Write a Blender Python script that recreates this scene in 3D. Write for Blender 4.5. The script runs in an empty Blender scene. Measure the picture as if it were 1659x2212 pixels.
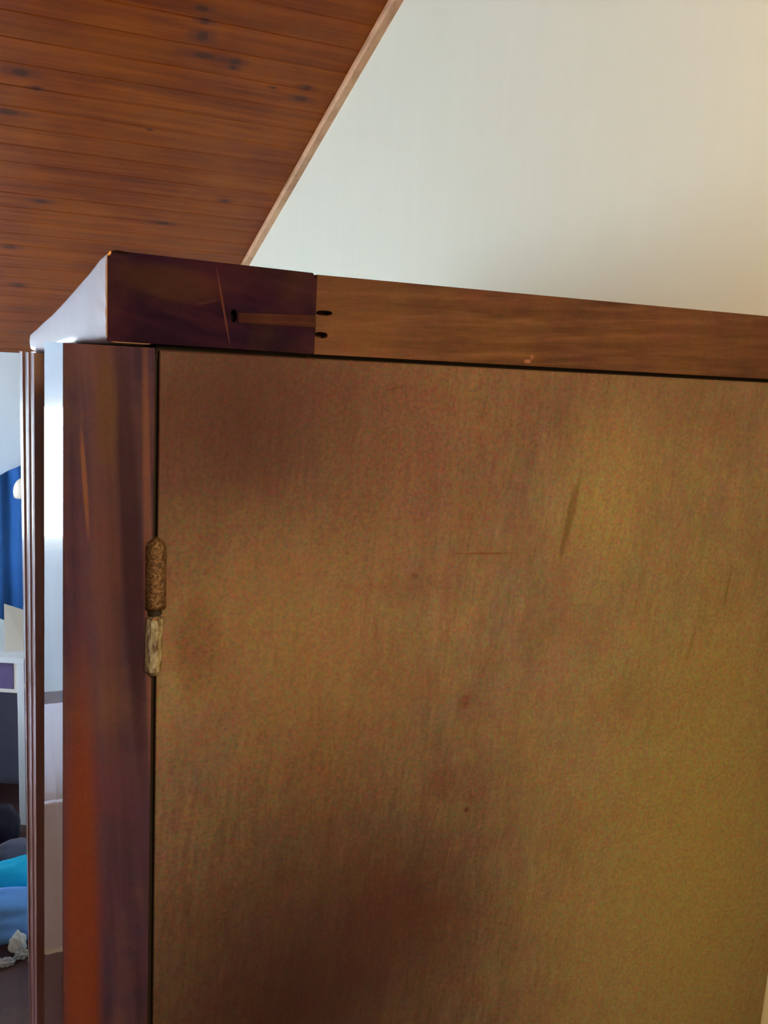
import bpy, bmesh, math, random
from mathutils import Vector, Matrix, noise as mnoise
S = bpy.context.scene
COL = S.collection
random.seed(7)

# ------------------------------------------------------------------ camera
EYE = 1.70
KS = 1.16    # size of the room shell
yaw, pitch, roll = math.radians(23.1), math.radians(9.87), math.radians(3.15)
F = Vector((math.sin(yaw)*math.cos(pitch), math.cos(yaw)*math.cos(pitch), -math.sin(pitch)))
R0 = Vector((math.cos(yaw), -math.sin(yaw), 0)); U0 = R0.cross(F)
Rr = R0*math.cos(roll)+U0*math.sin(roll); Ur = U0*math.cos(roll)-R0*math.sin(roll)
cd = bpy.data.cameras.new('camera'); cam = bpy.data.objects.new('camera', cd); COL.objects.link(cam)
cam.matrix_world = Matrix(((Rr.x,Ur.x,-F.x,0),(Rr.y,Ur.y,-F.y,0),(Rr.z,Ur.z,-F.z,EYE),(0,0,0,1)))
cd.sensor_fit = 'VERTICAL'; cd.sensor_height = 24; cd.lens = 24*1900/2212
cd.clip_start = .02
S.camera = cam

# ------------------------------------------------------------------ world, light, exposure
w = bpy.data.worlds.new('world'); S.world = w; w.use_nodes = True
w.node_tree.nodes['Background'].inputs[0].default_value = (.75,.88,1,1)
w.node_tree.nodes['Background'].inputs[1].default_value = 3.0
def area(name, loc, rot, sx, sy, power, col):
    l = bpy.data.lights.new(name,'AREA'); l.shape='RECTANGLE'; l.size=sx; l.size_y=sy; l.energy=power; l.color=col
    o = bpy.data.objects.new(name,l); o.location=loc; o.rotation_euler=rot; COL.objects.link(o); return o
def bulb(name, loc, power, col, r):
    l = bpy.data.lights.new(name,'POINT'); l.energy=power; l.color=col; l.shadow_soft_size=r
    o = bpy.data.objects.new(name,l); o.location=loc; COL.objects.link(o); return o
PI = math.pi
area('far_window_daylight', (-.79,4.48,1.085), (-PI/2,0,0), .92,.74, 32, (.80,.95,1))
area('added_left_fill', (-2.58,2.7,1.30), (0,-PI/2,0), 1.0,1.4, 124, (.66,.83,1))  # unseen source added to brighten the far wall and room
bulb('warm_lamp', (.18,-.50,2.00), 66.0, (1,.66,.25), .10)
S.view_settings.view_transform='Standard'; S.view_settings.look='None'
S.view_settings.gamma=1; S.view_settings.use_curve_mapping=False; S.view_settings.exposure=0.0
try: S.cycles.use_denoising=True; S.cycles.max_bounces=8
except Exception: pass

# ------------------------------------------------------------------ shader helpers
def lin(r,g,b):
    f=lambda c:(c/255)/12.92 if c/255<=.04045 else ((c/255+.055)/1.055)**2.4
    return (f(r),f(g),f(b),1)
class N:
    def __init__(s,name):
        s.m=bpy.data.materials.new(name); s.m.use_nodes=True; s.t=s.m.node_tree; s.b=s.t.nodes['Principled BSDF']
    def n(s,t,**k):
        x=s.t.nodes.new(t)
        for a,v in k.items(): setattr(x,a,v)
        return x
    def put(s,inp,v):
        if isinstance(v,bpy.types.NodeSocket): s.t.links.new(v,inp)
        else: inp.default_value=v
    def math(s,op,a,b=0,c=None,clamp=False):
        x=s.n('ShaderNodeMath',operation=op,use_clamp=clamp); s.put(x.inputs[0],a); s.put(x.inputs[1],b)
        if c is not None: s.put(x.inputs[2],c)
        return x.outputs[0]
    def mix(s,f,a,b,bt='MIX'):
        x=s.n('ShaderNodeMix',data_type='RGBA',blend_type=bt); s.put(x.inputs[0],f); s.put(x.inputs[6],a); s.put(x.inputs[7],b)
        return x.outputs[2]
    def pos(s): return s.n('ShaderNodeNewGeometry').outputs['Position']
    def mapv(s,v,loc=(0,0,0),rot=(0,0,0),sc=(1,1,1)):
        x=s.n('ShaderNodeMapping'); s.put(x.inputs[0],v); x.inputs[1].default_value=loc; x.inputs[2].default_value=rot; x.inputs[3].default_value=sc
        return x.outputs[0]
    def add(s,a,b):
        x=s.n('ShaderNodeVectorMath',operation='ADD'); s.put(x.inputs[0],a); s.put(x.inputs[1],b); return x.outputs[0]
    def noise(s,v,sc,det=4,ro=.55,dist=0,color=False):
        x=s.n('ShaderNodeTexNoise'); s.put(x.inputs['Vector'],v); x.inputs['Scale'].default_value=sc; x.inputs['Detail'].default_value=det
        x.inputs['Roughness'].default_value=ro; x.inputs['Distortion'].default_value=dist
        return x.outputs[1] if color else x.outputs[0]
    def ramp(s,f,stops):
        x=s.n('ShaderNodeValToRGB'); s.put(x.inputs[0],f); e=x.color_ramp.elements
        e[0].position,e[0].color=stops[0]; e[1].position,e[1].color=stops[-1]
        for p,c in stops[1:-1]: q=e.new(p); q.color=c
        return x.outputs[0]
    def sm(s,v,a,b,lo=1,hi=0):
        x=s.n('ShaderNodeMapRange',interpolation_type='SMOOTHSTEP'); s.put(x.inputs[0],v)
        for i,q in enumerate((a,b,lo,hi)): x.inputs[i+1].default_value=q
        return x.outputs[0]
    def blob(s,p,c,r,ang=0,axis=1,soft=.5):
        ang=-ang
        """soft ellipse mask around world point c with radii r, turned by ang about an axis"""
        rot=[0,0,0]; rot[axis]=ang
        a=s.n('ShaderNodeVectorMath',operation='SUBTRACT'); s.put(a.inputs[0],p); a.inputs[1].default_value=c
        v=s.mapv(a.outputs[0],rot=rot)
        d=s.n('ShaderNodeVectorMath',operation='DIVIDE'); s.put(d.inputs[0],v); d.inputs[1].default_value=r
        l=s.n('ShaderNodeVectorMath',operation='LENGTH'); s.put(l.inputs[0],d.outputs[0])
        return s.sm(l.outputs['Value'],0,1.6) if min(r[0],r[2])>.045 else s.sm(l.outputs['Value'],soft,1.15)
    def bump(s,h,st,dist=.001):
        x=s.n('ShaderNodeBump'); x.inputs['Strength'].default_value=st; x.inputs['Distance'].default_value=dist; s.put(x.inputs['Height'],h)
        s.t.links.new(x.outputs[0],s.b.inputs['Normal'])
    def done(s,col,rough=.5,coat=0,crough=.1,spec=.5,metal=0):
        s.put(s.b.inputs['Base Color'],col); s.put(s.b.inputs['Roughness'],rough); s.b.inputs['Coat Weight'].default_value=coat
        s.b.inputs['Coat Roughness'].default_value=crough; s.b.inputs['Specular IOR Level'].default_value=spec; s.b.inputs['Metallic'].default_value=metal
        return s.m
BIG=9.0
def wood(name, dark, mid, light, grain=(1,1,.06), gs=60, tilt=(0,0,0), rough=.5, coat=0., crough=.1, spec=.4,
         mottle=.35, marks=(), bstr=.25, band=0, big=3.0, rnd=0, spread=(.32,.5,.7)):
    s=N(name); p=s.pos(); v=s.mapv(s.mapv(p,rot=tilt),sc=grain)
    if rnd:
        oi=s.n('ShaderNodeObjectInfo').outputs['Random']
        cv=s.n('ShaderNodeCombineXYZ'); s.put(cv.inputs[0],s.math('MULTIPLY',oi,7)); s.put(cv.inputs[1],s.math('MULTIPLY',oi,13)); s.put(cv.inputs[2],s.math('MULTIPLY',oi,5))
        v=s.add(v,cv.outputs[0])
    g=s.noise(v,gs,6,.62,.4); g2=s.noise(v,gs*.18,3,.5,.8)
    f=s.math('ADD',s.math('MULTIPLY',g,.6),s.math('MULTIPLY',g2,.4))
    c=s.ramp(f,[(spread[0],dark),(spread[1],mid),(spread[2],light)])
    if band:
        wv=s.n('ShaderNodeTexWave',wave_type='BANDS',bands_direction='Z'); s.put(wv.inputs['Vector'],v); wv.inputs['Scale'].default_value=band
        wv.inputs['Distortion'].default_value=6; wv.inputs['Detail'].default_value=2; wv.inputs['Detail Scale'].default_value=.6
        c=s.mix(s.math('MULTIPLY',wv.outputs['Fac'],.3),c,dark)
    if rnd:
        c=s.mix(s.math('MULTIPLY',oi,rnd),c,dark)
    b=s.noise(p,big,3,.5); c=s.mix(s.sm(b,.35,.65,0,.35),c,light,'MIX')
    m=s.noise(p,42,3,.6,color=True)
    c=s.mix(mottle,c,s.mix(1,c,s.mix(.35,(.5,.5,.5,1),m),'OVERLAY'))
    hue=s.noise(p,16,3,.6); c=s.mix(s.sm(hue,.42,.68,0,.2*min(1,mottle*3)),c,s.mix(.45,c,lin(130,100,10))); hue2=s.noise(s.add(p,(5,3,1)),14,3,.6)
    c=s.mix(s.sm(hue2,.45,.7,0,.25*min(1,mottle*3)),c,lin(84,40,52))
    for (ctr,r,ang,ax,colr,st) in marks:
        c=s.mix(s.math('MULTIPLY',s.blob(p,ctr,r,ang,ax),st),c,colr)
    sp=s.noise(p,330,2,.7,color=True); c=s.mix(mottle*.9,c,s.mix(1,c,sp,'OVERLAY'))
    fine=s.noise(s.mapv(s.mapv(p,rot=tilt),sc=(grain[0]**.4,grain[1]**.4,grain[2]**.4)),700,2,.6)
    s.bump(s.math('ADD',s.math('MULTIPLY',g,.5),s.math('MULTIPLY',fine,.5)),bstr,.0006)
    return s.done(c,rough,coat,crough,spec)
def plain(name,col,rough=.6,var=.06,sc=30,coat=0,metal=0,bump=0,bsc=60,spec=.4):
    s=N(name); p=s.pos(); n=s.noise(p,sc,3,.5)
    c=s.mix(s.math('MULTIPLY',n,var*2),col,(col[0]*.6,col[1]*.6,col[2]*.6,1))
    if bump: s.bump(s.noise(p,bsc,3,.6),bump,.002)
    return s.done(c,rough,coat,.1,spec,metal)

# ------------------------------------------------------------------ mesh helpers
def empty(name,loc,label,cat,group=None):
    o=bpy.data.objects.new(name,None); COL.objects.link(o); o.location=loc; o.empty_display_size=.05
    tag(o,label,cat,group); return o
def tag(o,label=None,cat=None,group=None,kind=None):
    for k,v in (('label',label),('category',cat),('group',group),('kind',kind)):
        if v: o[k]=v
    return o
def wloc(o):
    l=Vector(o.location)
    while o.parent: o=o.parent; l+=Vector(o.location)
    return l
def link(name,bm,mat,parent=None,smooth=False,loc=None,normals=True):
    """bm is in room coordinates; the object gets its own origin"""
    if normals: bmesh.ops.recalc_face_normals(bm,faces=bm.faces)
    if loc is None:
        if bm.verts:
            xs=[v.co.x for v in bm.verts]; ys=[v.co.y for v in bm.verts]; zs=[v.co.z for v in bm.verts]
            loc=Vector(((min(xs)+max(xs))/2,(min(ys)+max(ys))/2,min(zs)))
        else: loc=Vector((0,0,0))
    loc=Vector(loc)
    bmesh.ops.translate(bm,verts=bm.verts,vec=-loc)
    me=bpy.data.meshes.new(name); bm.to_mesh(me); bm.free()
    if smooth:
        for p in me.polygons: p.use_smooth=True
    o=bpy.data.objects.new(name,me); COL.objects.link(o); me.materials.append(mat)
    if parent: o.parent=parent; o.location=loc-wloc(parent)
    else: o.location=loc
    return o
def box(bm,a,b,bev=0):
    r=bmesh.ops.create_cube(bm,size=1); vs=r['verts']
    for v in vs: v.co=Vector([a[i]+(v.co[i]+.5)*(b[i]-a[i]) for i in range(3)])
    if bev:
        es=list({e for v in vs for e in v.link_edges}); bmesh.ops.bevel(bm,geom=es,offset=bev,segments=2,affect='EDGES',profile=.6)
    return bm
def bx(a,b,bev=0): return box(bmesh.new(),a,b,bev)
def loft(rings,cap=True,bm=None,closed=True):
    bm=bm or bmesh.new(); R=[[bm.verts.new(p) for p in r] for r in rings]; n=len(rings[0])
    for i in range(len(R)-1):
        for j in range(n if closed else n-1):
            k=(j+1)%n; bm.faces.new((R[i][j],R[i][k],R[i+1][k],R[i+1][j]))
    if cap: bm.faces.new(R[0][::-1]); bm.faces.new(R[-1])
    return bm
def plate(outline,y0,y1,ch=.0008,holes=()):
    """slab facing -Y with an XZ outline, chamfered front edge and real recesses (holes = list of (points, depth))"""
    bm=bmesh.new()
    cx=sum(p[0] for p in outline)/len(outline); cz=sum(p[1] for p in outline)/len(outline)
    def ins(p): return (p[0]-math.copysign(ch,p[0]-cx),p[1]-math.copysign(ch,p[1]-cz))
    f=[bm.verts.new((ins(p)[0],y0,ins(p)[1])) for p in outline]
    m=[bm.verts.new((p[0],y0+ch,p[1])) for p in outline]; k=[bm.verts.new((p[0],y1,p[1])) for p in outline]
    n=len(outline); es=[bm.edges.new((f[i],f[(i+1)%n])) for i in range(n)]
    for A,B in ((f,m),(m,k)):
        for i in range(n): bm.faces.new((A[i],A[(i+1)%n],B[(i+1)%n],B[i]))
    bm.faces.new(k)
    for pts,dep in holes:
        h=[bm.verts.new((p[0],y0,p[1])) for p in pts]; d=[bm.verts.new((p[0],y0+dep,p[1])) for p in pts]; q=len(pts)
        es+=[bm.edges.new((h[i],h[(i+1)%q])) for i in range(q)]
        for i in range(q): bm.faces.new((h[i],h[(i+1)%q],d[(i+1)%q],d[i]))
        bm.faces.new(d)
    bmesh.ops.triangle_fill(bm,edges=es,use_beauty=True,use_dissolve=False)
    return bm
def oval(cx,cz,rx,rz,n=14,pw=2.6,rot=0):
    o=[]
    for i in range(n):
        a=2*PI*i/n; c,s=math.cos(a),math.sin(a)
        x=rx*math.copysign(abs(c)**(2/pw),c); z=rz*math.copysign(abs(s)**(2/pw),s)
        o.append((cx+x*math.cos(rot)-z*math.sin(rot),cz+x*math.sin(rot)+z*math.cos(rot)))
    return o
def mound(c,r,amp=.15,fr=3,seed=0,sub=4,flat=True):
    """a crumpled lump standing on z = c[2]"""
    bm=bmesh.new(); bmesh.ops.create_icosphere(bm,subdivisions=sub,radius=1)
    for v in bm.verts:
        d=v.co.normalized(); q=d*fr+Vector((seed*3.1,seed*1.7,seed))
        k=1+amp*(mnoise.noise(q)+.5*abs(mnoise.noise(q*2.3)))
        p=Vector((d.x*r[0]*k,d.y*r[1]*k,d.z*r[2]*k))
        if flat: p.z=max(p.z,-r[2]*.45)+r[2]*.45
        v.co=Vector(c)+p
    return bm

# ------------------------------------------------------------------ materials
M={}
s=N('white_plaster'); p=s.pos()
c=s.mix(s.noise(s.mapv(p,sc=(1,1,.12)),38,3,.5),lin(232,232,216),lin(228,227,210)); c=s.mix(s.math('MULTIPLY',s.noise(p,2.5,3),.25),c,lin(224,214,190))
s.bump(s.noise(s.mapv(p,sc=(1,1,.15)),150,4,.6),.12,.001); M['wall']=s.done(c,.75,spec=.25)
M['far_wall']=plain('pale_blue_white_wall',lin(226,240,254),.7,.03)
M['white_paint']=plain('white_paint',lin(225,228,232),.4,.05)
M['floor']=wood('brown_floor',lin(34,16,18),lin(54,28,26),lin(72,40,34),grain=(1,.08,1),gs=30,rough=.35,mottle=.2)
knots=[((.351,1.83),(.012,.012)),((.355,1.872),(.016,.02)),((.368,1.925),(.028,.012)),((.434,1.926),(.016,.012)),((.433,1.945),(.010,.009)),((.601,1.967),(.014,.011)),((.600,2.005),(.020,.012)),
 ((.025,2.072),(.022,.016)),((.055,2.115),(.012,.009)),((-.002,2.212),(.03,.014)),((.537,2.468),(.013,.011)),((.395,2.624),(.024,.013)),((.077,2.579),(.02,.014)),((-.003,2.857),(.022,.016)),((.53,1.985),(.006,.005)),((.02,3.12),(.02,.02)),((.30,2.2),(.006,.006)),((.34,1.80),(.014,.01))]
km=[]
for (x,y),(rx,ry) in knots:
    x*=KS; y*=KS; rx*=KS; ry*=KS; z=1.636+.35*(3.757*KS-y)
    km.append(((x,y,z),(rx*2.2,ry*1.25,.04),0,0,lin(74,32,22),.55)); km.append(((x,y,z),(rx*.9,ry*.8,.04),0,0,lin(46,24,20),.65))
M['plank']=wood('varnished_pine',lin(78,28,0),lin(112,47,0),lin(140,72,6),grain=(.05,1,1),gs=55,rough=.5,coat=.03,crough=.3,spec=.08,mottle=.07,marks=km,rnd=.2,big=4)
M['rake_trim']=wood('pale_pine_trim',lin(140,96,62),lin(176,128,92),lin(200,156,120),grain=(1,.1,1),gs=50,rough=.5,mottle=.2)
dk=lin(50,24,22)
door_marks_and_shade=[((.4665,.66,1.572),(.0055,.03,.030),.16,1,dk,.75),((.4615,.66,1.543),(.0038,.03,.018),.16,1,dk,.6),((.472,.66,1.600),(.0022,.03,.018),.12,1,dk,.45),
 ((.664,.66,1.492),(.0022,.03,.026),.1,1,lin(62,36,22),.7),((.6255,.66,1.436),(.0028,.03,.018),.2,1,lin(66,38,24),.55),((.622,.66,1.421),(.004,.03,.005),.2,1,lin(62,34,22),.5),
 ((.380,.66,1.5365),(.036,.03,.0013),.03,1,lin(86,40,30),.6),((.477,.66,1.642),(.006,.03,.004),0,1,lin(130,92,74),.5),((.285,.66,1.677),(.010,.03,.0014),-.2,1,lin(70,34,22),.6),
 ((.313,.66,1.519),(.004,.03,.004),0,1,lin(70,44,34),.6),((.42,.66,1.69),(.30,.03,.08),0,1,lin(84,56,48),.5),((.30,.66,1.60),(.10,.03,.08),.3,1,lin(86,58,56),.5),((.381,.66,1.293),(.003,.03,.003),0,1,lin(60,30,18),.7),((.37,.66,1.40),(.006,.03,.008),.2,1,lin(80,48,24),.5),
 ((.50,.66,1.59),(.06,.03,.09),.2,1,lin(126,113,76),.4),((.15,.66,1.66),(.13,.03,.15),0.3,1,lin(52,24,34),.9),((.22,.66,1.13),(.20,.03,.24),.25,1,lin(38,18,26),.92),((.24,.66,1.33),(.08,.03,.05),.5,1,lin(92,70,48),.25),  # broad dark patches top left and bottom left are shade put into the colour
 ((.32,.66,1.205),(.07,.03,.07),.4,1,lin(60,30,32),.5),((.22,.66,1.46),(.13,.03,.09),.6,1,lin(108,88,66),.6),((.13,.66,1.47),(.02,.03,.05),0,1,lin(78,56,40),.4),((.50,.66,1.02),(.05,.03,.004),0,1,lin(70,34,22),.5),((.68,.66,1.15),(.20,.03,.40),-.1,1,lin(124,113,70),.75)]  # broad pale patch at right puts lamp light into the veneer colour
M['door']=wood('brown_veneer',lin(68,54,52),lin(93,79,74),lin(116,101,90),grain=(1,1,.16),gs=270,tilt=(0,-.08,0),rough=.62,coat=0,crough=.45,spec=.15,mottle=.75,marks=door_marks_and_shade,big=5,bstr=.35,spread=(.24,.5,.78))
rail_marks=[((.405,.656,1.7045),(.004,.02,.002),0,1,lin(130,90,84),.7),((.409,.656,1.7085),(.002,.02,.0025),0,1,lin(120,84,74),.6)]
M['rail']=wood('oak_rail',lin(44,24,22),lin(69,44,38),lin(92,64,52),grain=(.09,1,1),gs=190,tilt=(0,.05,0),rough=.6,spec=.12,mottle=.3,marks=rail_marks,band=22,bstr=.3)
bm_=[((.1428,.655,1.7308),(.0009,.02,.031),-.20,1,lin(84,50,50),.6),((.131,.655,1.7335),(.010,.02,.0012),-.28,1,lin(66,38,40),.35),
 ((.0700,.655,1.7632),(.008,.03,.0022),0,1,lin(16,8,10),.9),((.0620,.655,1.7625),(.0022,.004,.0028),0,1,lin(216,160,100),.95),((.105,.655,1.745),(.04,.02,.014),.1,1,lin(60,40,24),.4)]
M['tenon']=wood('tenon_wood',lin(36,18,20),lin(42,22,26),lin(66,40,36),grain=(.06,1,1),gs=240,rough=.75,spec=.05,mottle=.3,bstr=.4)
M['block']=wood('dark_walnut_block',lin(14,6,22),lin(24,10,34),lin(38,17,38),grain=(.16,1,1),gs=130,tilt=(0,-.2,0),rough=.75,spec=.03,mottle=.2,marks=bm_,bstr=.3)
M['post']=wood('walnut_post',lin(26,20,44),lin(50,36,64),lin(74,54,72),grain=(1,1,.035),gs=70,tilt=(0,.045,0),rough=.62,spec=.06,mottle=.3,
   marks=[((.079,.66,1.55),(.009,.03,.20),-.05,1,lin(36,22,36),.75),((.091,.66,1.55),(.0035,.03,.2),-.02,1,lin(106,70,58),.4),((.0465,.66,1.60),(.002,.03,.045),-.06,1,lin(112,76,56),.5),((.043,.66,1.18),(.016,.03,.32),0,1,lin(94,44,10),.7),((.062,.66,1.55),(.011,.03,.2),-.03,1,lin(76,52,46),.4),((.062,.66,1.655),(.008,.03,.05),0,1,lin(70,52,34),.5)])
M['gloss']=wood('polished_walnut',lin(54,26,24),lin(78,38,32),lin(100,54,40),grain=(1,1,.05),gs=60,rough=.3,coat=1,crough=.035,spec=.5,mottle=.15,bstr=.02)
M['reed']=wood('polished_reed',lin(92,58,58),lin(118,78,78),lin(140,100,96),grain=(1,1,.05),gs=60,rough=.35,coat=.7,crough=.06,mottle=.1,bstr=0)
s=N('polished_crest'); p=s.pos(); c=s.mix(s.noise(p,20),lin(136,108,104),lin(164,134,130))  # pale base puts window glare into the wood colour
s.bump(s.math('ADD',s.noise(s.mapv(p,rot=(.6,0,0),sc=(1,.45,1)),120,2,.4),s.math('MULTIPLY',s.noise(p,900,2),.05)),.25,.002); M['crest']=s.done(c,.5,.8,.42,.5)
s=N('aged_bronze'); p=s.pos(); n=s.noise(p,420,4,.7); c=s.ramp(n,[(.35,lin(42,28,24)),(.5,lin(84,62,48)),(.68,lin(124,100,80))]); s.bump(n,.9,.0012); M['bronze']=s.done(c,.5,metal=.55)
s=N('worn_brass'); p=s.pos(); n=s.noise(s.mapv(p,sc=(1,1,.3)),300,4,.7); c=s.ramp(n,[(.36,lin(96,74,58)),(.48,lin(160,152,134)),(.66,lin(222,220,206))]); s.bump(n,.35,.0008); M['brass']=s.done(c,.27,metal=.9)
M['dark']=plain('dark_gap',lin(22,12,12),.8)
M['navy']=plain('navy_cloth',lin(34,92,160),.8,.4,5,bump=.3)
M['shade_grey_board']=plain('shade_grey_board',lin(104,104,124),.6)  # grey carries the shade inside the white unit
M['cream']=plain('cream_card',lin(226,218,206),.6)
M['paper']=plain('white_card',lin(224,238,248),.5)
M['lilac']=plain('plum_print',lin(92,74,112),.5,.4,18)
M['black']=plain('black_fabric',lin(24,20,44),.7)
M['greycloth']=plain('grey_cloth',lin(96,98,116),.9,bump=.3)
M['turq']=plain('turquoise_cloth',lin(10,190,240),.8,.2,12,bump=.3)
M['blue']=plain('blue_cloth',lin(110,170,250),.8,.2,12,bump=.3)
M['shade']=plain('pale_shade',lin(240,222,205),.5)
M['blanket']=plain('pale_lilac_blanket',lin(196,190,204),.9,.1,8,bump=.2)
s=N('clear_film'); s.b.inputs['Transmission Weight'].default_value=.55; M['film']=s.done(lin(230,236,242),.08,spec=.8)
s=N('window_glass'); s.b.inputs['Transmission Weight'].default_value=1; s.b.inputs['IOR'].default_value=1.02; M['glass']=s.done((1,1,1,1),0,spec=.1)

# ------------------------------------------------------------------ room
def struct(name,bm,mat,parent=None): 
    o=link(name,bm,mat,parent)
    if not parent: tag(o,kind='structure')
    return o
XR,YF,XL,YB=.690*KS,3.757*KS,-2.5,-2.4
Zc=lambda y:1.636+.35*(YF-y)
tag(struct('floor',bx((XL-.1,YB-.1,-.1),(XR+.1,YF+.1,0)),M['floor']),'brown wooden floor')
YT=-.5
def poly_wall(x0,x1,pts):   # slab between x0 and x1 with a YZ outline
    return loft([[(x0,y,z) for y,z in pts],[(x1,y,z) for y,z in pts]])
struct('wall_right',poly_wall(XR,XR+.1,[(YB,0),(YF,0),(YF,Zc(YF)+.1),(YT,Zc(YT)+.1),(YB,Zc(YT)+.1)]),M['wall'])
b=bmesh.new()   # left wall with an opening added for the fill light
for a,c in (((XL-.1,YB,0),(XL,2.0,3.2)),((XL-.1,3.4,0),(XL,YF,1.75)),((XL-.1,2.0,0),(XL,3.4,.8)),((XL-.1,2.0,1.8),(XL,3.4,2.0))): box(b,a,c)
struct('wall_left',b,M['wall'])
struct('wall_back',bx((XL,YB-.1,0),(XR,YB,3.2)),M['wall'])
b=bmesh.new()   # far wall: low under the eave, tall in the dormer, with the window opening
wx0,wx1,wz0,wz1=-1.25,-.33,.72,1.45
for a,c in (((XL,YF,0),(wx0,YF+.1,1.75)),((wx1,YF,0),(XR,YF+.1,1.75)),((wx0,YF,0),(wx1,YF+.1,wz0)),((wx0,YF,wz1),(wx1,YF+.1,1.75)),((-2.0,YF,1.75),(-.23,YF+.1,2.5))): box(b,a,c)
struct('wall_far',b,M['far_wall'])
Yd=YF-(2.5-1.636)/.35
b=bmesh.new()
for x in (-.23,-2.05):
    loft([[(x,YF,1.75),(x,YF,2.5),(x,Yd,2.5)],[(x+.05,YF,1.75),(x+.05,YF,2.5),(x+.05,Yd,2.5)]],bm=b)
    loft([[(x,YF,1.68),(x,YF,1.76),(x,Yd,2.5)],[(x+.05,YF,1.68),(x+.05,YF,1.76),(x+.05,Yd,2.5)]],bm=b)
box(b,(-2.05,Yd,2.5),(-.18,YF+.1,2.55))
struct('wall_dormer',b,M['far_wall'])
b=bmesh.new()   # roof backing above the planks
def slab(x0,x1,y0,y1):
    loft([[(x,y0,Zc(y0)+.012),(x,y1,Zc(y1)+.012),(x,y1,Zc(y1)+.10),(x,y0,Zc(y0)+.10)] for x in (x0,x1)],bm=b)
slab(-.23,XR,Yd,YF+.1); slab(XL,-2.05,Yd,YF+.1); slab(XL,XR,YT,Yd)
box(b,(XL,YB,Zc(YT)+.012),(XR,YT,Zc(YT)+.1))
ceil=struct('ceiling',b,M['plank'])
tag(ceil,'sloping ceiling lined with varnished pine boards')
def plank(x0,x1,y0,y1):
    t=.010; bv=.0022; g=.0002
    pr=[]
    for y,d in ((y0+g,t),(y0+g,bv),(y0+bv,0),(y1-bv,0),(y1-g,bv),(y1-g,t)): pr.append((y,Zc(y)+d))
    bmm=loft([[(x,y,z) for y,z in pr] for x in (x0,x1)])
    return link('plank',bmm,M['plank'],ceil)
W_=.0725*KS; y=1.9*KS-W_*33
while y<YF:
    y1=min(y+W_,YF)
    if y1-y>.01:
        if y1<=Yd: plank(XL,XR,y,y1) if y>-.3 else None
        else: plank(-.23,XR,y,y1)
    y+=W_
b=loft([[(x,YT,Zc(YT)+o) for x,o in ((XR-.024,0),(XR-.024,-.011),(XR-.019,-.016),(XR,-.016),(XR,0))],[(x,YF,Zc(YF)+o) for x,o in ((XR-.024,0),(XR-.024,-.011),(XR-.019,-.016),(XR,-.016),(XR,0))]])
struct('trim_1',b,M['rake_trim'])
def window(n,axis,a0,a1,z0,z1,pl):
    def bxx(u0,u1,w0,w1,zz0,zz1): return ((u0,w0,zz0),(u1,w1,zz1)) if axis=='x' else ((w0,u0,zz0),(w1,u1,zz1))
    t=.05; b=bmesh.new(); w0,w1=pl
    for q in (bxx(a0,a0+t,w0,w1,z0,z1),bxx(a1-t,a1,w0,w1,z0,z1),bxx(a0+t,a1-t,w0,w1,z0,z0+t),bxx(a0+t,a1-t,w0,w1,z1-t,z1)): box(b,*q)
    o=struct('window_%d'%n,b,M['white_paint'])
    m=(a0+a1)/2; wm=(w0+w1)/2
    q=bxx(a0+t,a1-t,wm-.003,wm+.003,z0+t,z1-t); link('pane',bx(*q),M['glass'],o)
    return o
window(1,'x',wx0,wx1,wz0,wz1,(YF+.02,YF+.07))
window(2,'y',2.0,3.4,.8,1.8,(XL-.07,XL-.02))  # added frame around the left fill light, no window known there

# ------------------------------------------------------------------ wardrobe
ward=empty('wardrobe',(.36,1.2,0),'old brown wooden wardrobe with dark corner post, hinged veneer side door and polished front moulding','wardrobe')
P=lambda n,b,m,sm=False,par=ward: link(n,b,M[m],par,sm)
YD=.660
# corner post, lofted floor to top; leans a little like the real one
top=[(.0322,.660),(.0238,.790),(.0160,.7902),(.0146,.795),(.0136,.812),(.0122,.8124),(.0108,.818),(.0098,.850),(.0078,.8504),(.0064,.858),(.0056,.890),(.015,.895),(.055,.80),(.0950,.70),(.0950,.660)]
bot=[(.0283,.660),(.0185,.790),(.0128,.7902),(.0118,.795),(.0108,.812),(.0098,.8124),(.0086,.818),(.0076,.850),(.0062,.8504),(.0056,.858),(.0050,.890),(.012,.895),(.055,.80),(.0938,.70),(.0938,.660)]
def ring(z):
    t=(1.64-z)/(1.64-1.17); return [(a[0]+(b_[0]-a[0])*t,a[1]+(b_[1]-a[1])*t,z) for a,b_ in zip(top,bot)]
# the side-facing slab of the post is matte; the polished moulding in front is a part of its own
def sub(idx,zs):
    return loft([[ring(z)[i] for i in idx] for z in zs])
zs=(.08,.7,1.2,1.6,1.6988)
RB=1.27
for L_ in (top,bot):
    for i in range(2,11): L_[i]=(L_[i][0]*RB,L_[i][1]*RB)
    L_[11]=(.016,1.14)
post=P('corner_post',loft([[ring(z)[0],(ring(z)[0][0]+.0002,.6625,z),(ring(z)[0][0]+.004,.70,z),ring(z)[13],ring(z)[14]] for z in zs]),'post')
zs2=(.08,.7,1.2,1.6,1.6862)
b=loft([[(ring(z)[0][0]-.0002,.6615,z)]+[ring(z)[i] for i in (1,)]+[(ring(z)[1][0]+.03,.79,z),(ring(z)[0][0]+.004,.70,z)] for z in (.08,.7,1.2,1.6,1.6988)])
P('polished_face',b,'gloss')
b=loft([[ring(z)[i] for i in (2,3,4,5)]+[(.05,.8124*RB,z),(.05,.7902*RB,z)] for z in zs2]); P('reed',b,'reed')
b=loft([[ring(z)[i] for i in (5,6,7,8)]+[(.05,.8504*RB,z),(.05,.8126*RB,z)] for z in zs2]); P('reed',b,'reed')
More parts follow.
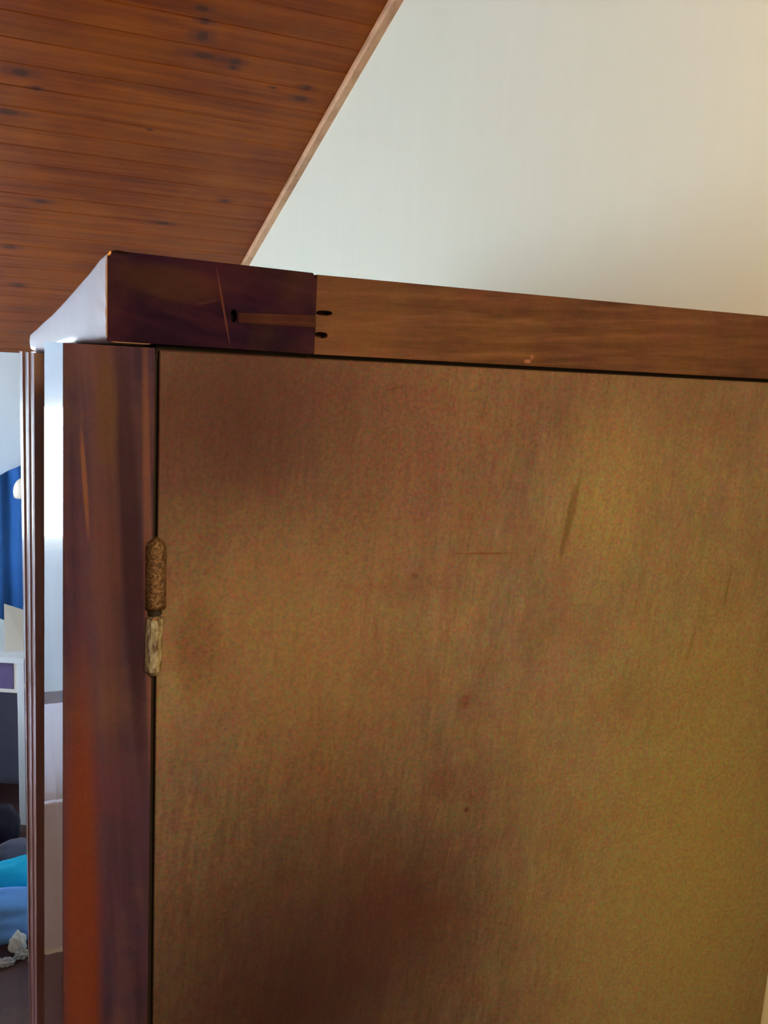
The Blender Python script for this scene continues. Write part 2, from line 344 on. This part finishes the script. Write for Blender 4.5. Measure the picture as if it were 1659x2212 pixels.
b=loft([[ring(z)[i] for i in (8,9,10,11)]+[(.05,1.14,z),(.05,.8506*RB,z)] for z in zs2]); P('reed',b,'reed')
# hinged side door
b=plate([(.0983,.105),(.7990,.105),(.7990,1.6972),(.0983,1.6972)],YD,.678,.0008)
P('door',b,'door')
# block with peg hole, tenon cut; rail with two slots
tn=.0006
bo=[(.0616,1.7018),(.2128,1.7004),(.2138,1.7040),(.2138,1.7560),(.2105,1.7609),(.075,1.7634),(.068,1.7640),(.0632,1.7630),(.0616,1.7605)]
blk=P('corner_block',plate(bo,.6550,.720,.0003,[(oval(.1507,1.7250,.0024,.0046),.012)]),'block')
P('tenon',plate([(.1545,1.7203),(.2136,1.7206),(.2136,1.7296),(.1545,1.7276)],.65480,.6556,.0002),'tenon')
P('top_rail',plate([(.2139,1.7004),(.7990,1.7008),(.7990,1.7600),(.2139,1.7600)],.6558,.700,.0003,[(oval(.2208,1.7319,.0066,.0019,rot=.04),.014),(oval(.2192,1.7152,.0052,.0024),.014)]),'rail')
P('rail_gap_shade',bx((.097,.668,1.690),(.7985,.715,1.7005)),'dark')  # dark strip colours in the shade of the gap under the rail
P('hinge_gap_shade',bx((.0946,.6695,.10),(.0986,.675,1.694)),'dark')  # dark strip colours in the shade between post and door
# crest moulding that sweeps back and down along the front
cr=[(.0612,.6554,1.7622,1.7012),(.0578,.675,1.7590,1.6994),(.0529,.71,1.7508,1.6986),(.0448,.80,1.7386,1.6984),(.0395,.865,1.7308,1.6955),(.035,.93,1.7244,1.6912),(.0300,1.0,1.7188,1.6880),(.0259,1.08,1.7131,1.6865),(.0206,1.20,1.7064,1.6862),(.0212,1.222,1.7040,1.6870),(.026,1.235,1.7025,1.688)]
rings=[]
def crest_at(t):
    i=min(int(t),len(cr)-2); u=t-i; return [cr[i][k]+(cr[i+1][k]-cr[i][k])*u for k in range(4)]
NR=70
for q in range(NR+1):
    x,y,zt,zb=crest_at((q/NR)*(len(cr)-1)); h=zt-zb; rg=[(x+.03,y,zt),(x+.0030,y,zt),(x+.0008,y,zt-.0008)]
    for j in range(19):
        z=zt-.003-(h-.0075)*j/18; k=math.exp(-(y-.655)/.10)
        d=.00075*k*mnoise.noise(Vector((1,(y+z*.5)*95,(z-y*.25)*150)))-.0006*math.sin(PI*j/18)
        rg.append((x+d,y,z))
    rg+=[(x+.0012,y,zb+.0015),(x+.005,y,zb),(x+.03,y,zb)]
    rings.append(rg)
P('crest_moulding',loft(rings),'crest',True)
# carcass behind
P('carcass',bx((.045,.6787,.08),(.7985,1.76,1.690)),'dark')
P('top_board',bx((.075,.725,1.6915),(.7985,1.77,1.702)),'rail')
P('plinth',bx((.045,.662,0),(.7985,1.76,.079)),'post')
for i,(y0,y1) in enumerate(((1.142,1.44),(1.445,1.755))):
    d=P('front_door',loft([[(.022+(yy-.9)*.018,yy,.09),(.022+(yy-.9)*.018,yy,1.684),(.0445,yy,1.684),(.0445,yy,.09)] for yy in (y0,y1)]),'gloss')
    k=link('knob',mound((.018,1.42 if i==0 else 1.465,.95),(.007,.008,.010),0,sub=2),M['brass'],d,True)
P('back_stile',bx((.045,1.755,.08),(.08,1.765,1.688)),'post')

# hinge: a barrel in two knuckles with a pin gap, plus leaves let into the wood
def barrel(cx0,z0,cx1,z1,rx,facets=20,domeTop=0,domeBot=0,flatfac=None,cy=.6605,ry=.0075):
    rs=[]; n=9
    zz=[z0+(z1-z0)*i/14 for i in range(15)]
    for z in zz:
        t=(z-z0)/(z1-z0); cx=cx0+(cx1-cx0)*t; k=1
        if domeTop and z>z1-domeTop: k=math.sqrt(max(.03,1-((z-(z1-domeTop))/domeTop)**2))
        if domeBot and z<z0+domeBot: k=min(k,math.sqrt(max(.25,1-((z0+domeBot-z)/domeBot)**2)))
        r=[]
        for j in range(facets):
            a=2*PI*j/facets+(.3 if facets>12 else .02); r.append((cx+rx*k*math.cos(a),cy+ry*(.55+.45*k)*math.sin(a),z))
        rs.append(r)
    return loft(rs)
up=P('hinge_knuckle',barrel(.0972,1.5042,.0970,1.5590,.0078,24,.0085,0,cy=.6600,ry=.0088),'bronze',True); tag(up,'rough upper hinge knuckle')
P('hinge_pin',barrel(.0966,1.4996,.0967,1.5043,.0055,16),'dark',True)
lo=P('hinge_knuckle',barrel(.0953,1.4518,.0966,1.5000,.0070,9,.001,.005,cy=.6600,ry=.0085),'brass'); tag(lo,'worn brass lower hinge knuckle')

# ------------------------------------------------------------------ things in the far corner of the room
def sheet(x0,x1,y,zt,zb,mat,name,parent,fold=.012,n=40):
    bm=bmesh.new(); rows=[]
    for i in range(n+1):
        x=x0+(x1-x0)*i/n; yy=y-fold*(1+math.sin(x*55)+.5*math.sin(x*97+1)); a=zt(x)
        rows.append([(x,yy,a),(x,yy-.004,zb),(x,yy+.006,zb),(x,yy+.006,a)])
    return link(name,loft(rows),M[mat],parent,True)
cur=sheet(-.27,.18,4.335,lambda x:1.145-.52*abs(x-.055)-.8*max(0,-.14-x),.20,'navy','hanging_cloth',None)
tag(cur,'dark blue cloth hanging on the white far wall, left of the wardrobe','cloth')
lamp=empty('wall_lamp',(.04,YF,1.05),'pale cream rounded lamp shade in front of the dark blue cloth','lamp')
link('lamp_shade',mound((.038,4.20,1.00),(.046,.046,.063),.0,sub=3),M['shade'],lamp,True)
link('bracket',bx((.05,4.20,1.03),(.062,YF,1.042)),M['white_paint'],lamp)
# white shelf unit, turned a little
un=empty('shelf_unit',(-.10,3.25,0),'white shelf unit standing under the dark blue cloth','shelf')
def U(lx,ly,z,ang=-.42,o=(.0175,3.115)): return (o[0]+lx*math.cos(ang)-ly*math.sin(ang),o[1]+lx*math.sin(ang)+ly*math.cos(ang),z)
def ubox(a,c):
    bm=bx(a,c,.002)
    for v in bm.verts: v.co=Vector(U(v.co.x,v.co.y,v.co.z))
    return bm
link('top',ubox((-.36,0,.602),(0.006,.30,.622)),M['white_paint'],un)
link('side_panel',ubox((-.026,.004,.0),(0,.30,.602)),M['white_paint'],un)
link('side_panel',ubox((-.355,.004,.0),(-.335,.30,.602)),M['white_paint'],un)
link('back_panel',ubox((-.335,.29,.0),(-.026,.30,.602)),M['shade_grey_board'],un)
link('shelf',ubox((-.335,.10,.455),(-.026,.29,.470)),M['white_paint'],un)
fr=empty('picture_frame',(-.1,3.3,.47),'small white frame with a dull plum picture standing in the white shelf unit','picture frame')
link('frame',ubox((-.24,.06,.470),(-.042,.072,.598)),M['cream'],fr)
link('picture',ubox((-.225,.057,.485),(-.062,.0605,.590)),M['lilac'],fr)
def card(x0,x1,y,z0,h0,h1,lean,mat,label,name='card'):
    rs=[[(x0,y,z0),(x1,y,z0),(x1,y+lean,z0+h1),(x0,y+lean,z0+h0)],[(x0,y+.003,z0),(x1,y+.003,z0),(x1,y+lean+.003,z0+h1),(x0,y+lean+.003,z0+h0)]]
    return tag(link(name,loft(rs),M[mat]),label,'card')
card(-.042,.030,3.20,.6225,.165,.135,.03,'cream','cream card standing upright on the white shelf unit beside the wardrobe')
card(-.20,-.0425,3.215,.6225,.19,.100,.03,'paper','bluish white card standing on the white shelf unit, left of the cream card')
bag=tag(link('handbag',mound((-.052,3.02,0),(.050,.05,.098),.12,2.5,3),M['black'],None,True),'black bag on the floor in front of the white shelf unit','bag')
tag(link('cushion',mound((-.005,2.86,0),(.10,.055,.064),.15,2,5),M['greycloth'],None,True),'grey rounded cushion on the floor in front of the black bag','cushion')
tag(link('towel',mound((.0,2.70,0),(.15,.070,.080),.18,3,8),M['turq'],None,True),'turquoise crumpled towel lying behind the blue cloth','towel')
tag(link('blanket',mound((.0,2.53,0),(.18,.070,.080),.2,2.6,11),M['blue'],None,True),'blue crumpled blanket heap on the brown floor beside the wardrobe','blanket')
tag(link('tissue',mound((-.014,2.425,.004),(.021,.016,.036),.3,2,4),M['paper'],None,True),'white crumpled tissue against the front of the blue blanket','tissue')
tag(link('wrapper',mound((-.048,2.375,0),(.024,.012,.012),.5,3,6),M['film'],None,True),'clear plastic wrapper on the floor, left of the other wrapper','wrapper')
tag(link('wrapper',mound((-.004,2.395,0),(.018,.013,.014),.5,3,9),M['film'],None,True),'clear shiny plastic wrapper on the floor nearest the wardrobe edge','wrapper')
reflection_bed=empty('reflection_bed',(-1.15,2.7,0),'unseen low daybed with a pale lilac blanket, added for its reflection','reflection_bed')  # out of view, added so the polished strip mirrors something pale
link('bed_frame',bx((-2.1,2.36,0),(-.26,3.05,.28)),M['white_paint'],reflection_bed)
link('mattress',bx((-2.09,2.37,.28),(-.27,3.04,.48),.03),M['blanket'],reflection_bed,True)
link('bedspread',bx((-2.09,2.34,.03),(-.26,2.359,.47),.006),M['blanket'],reflection_bed)
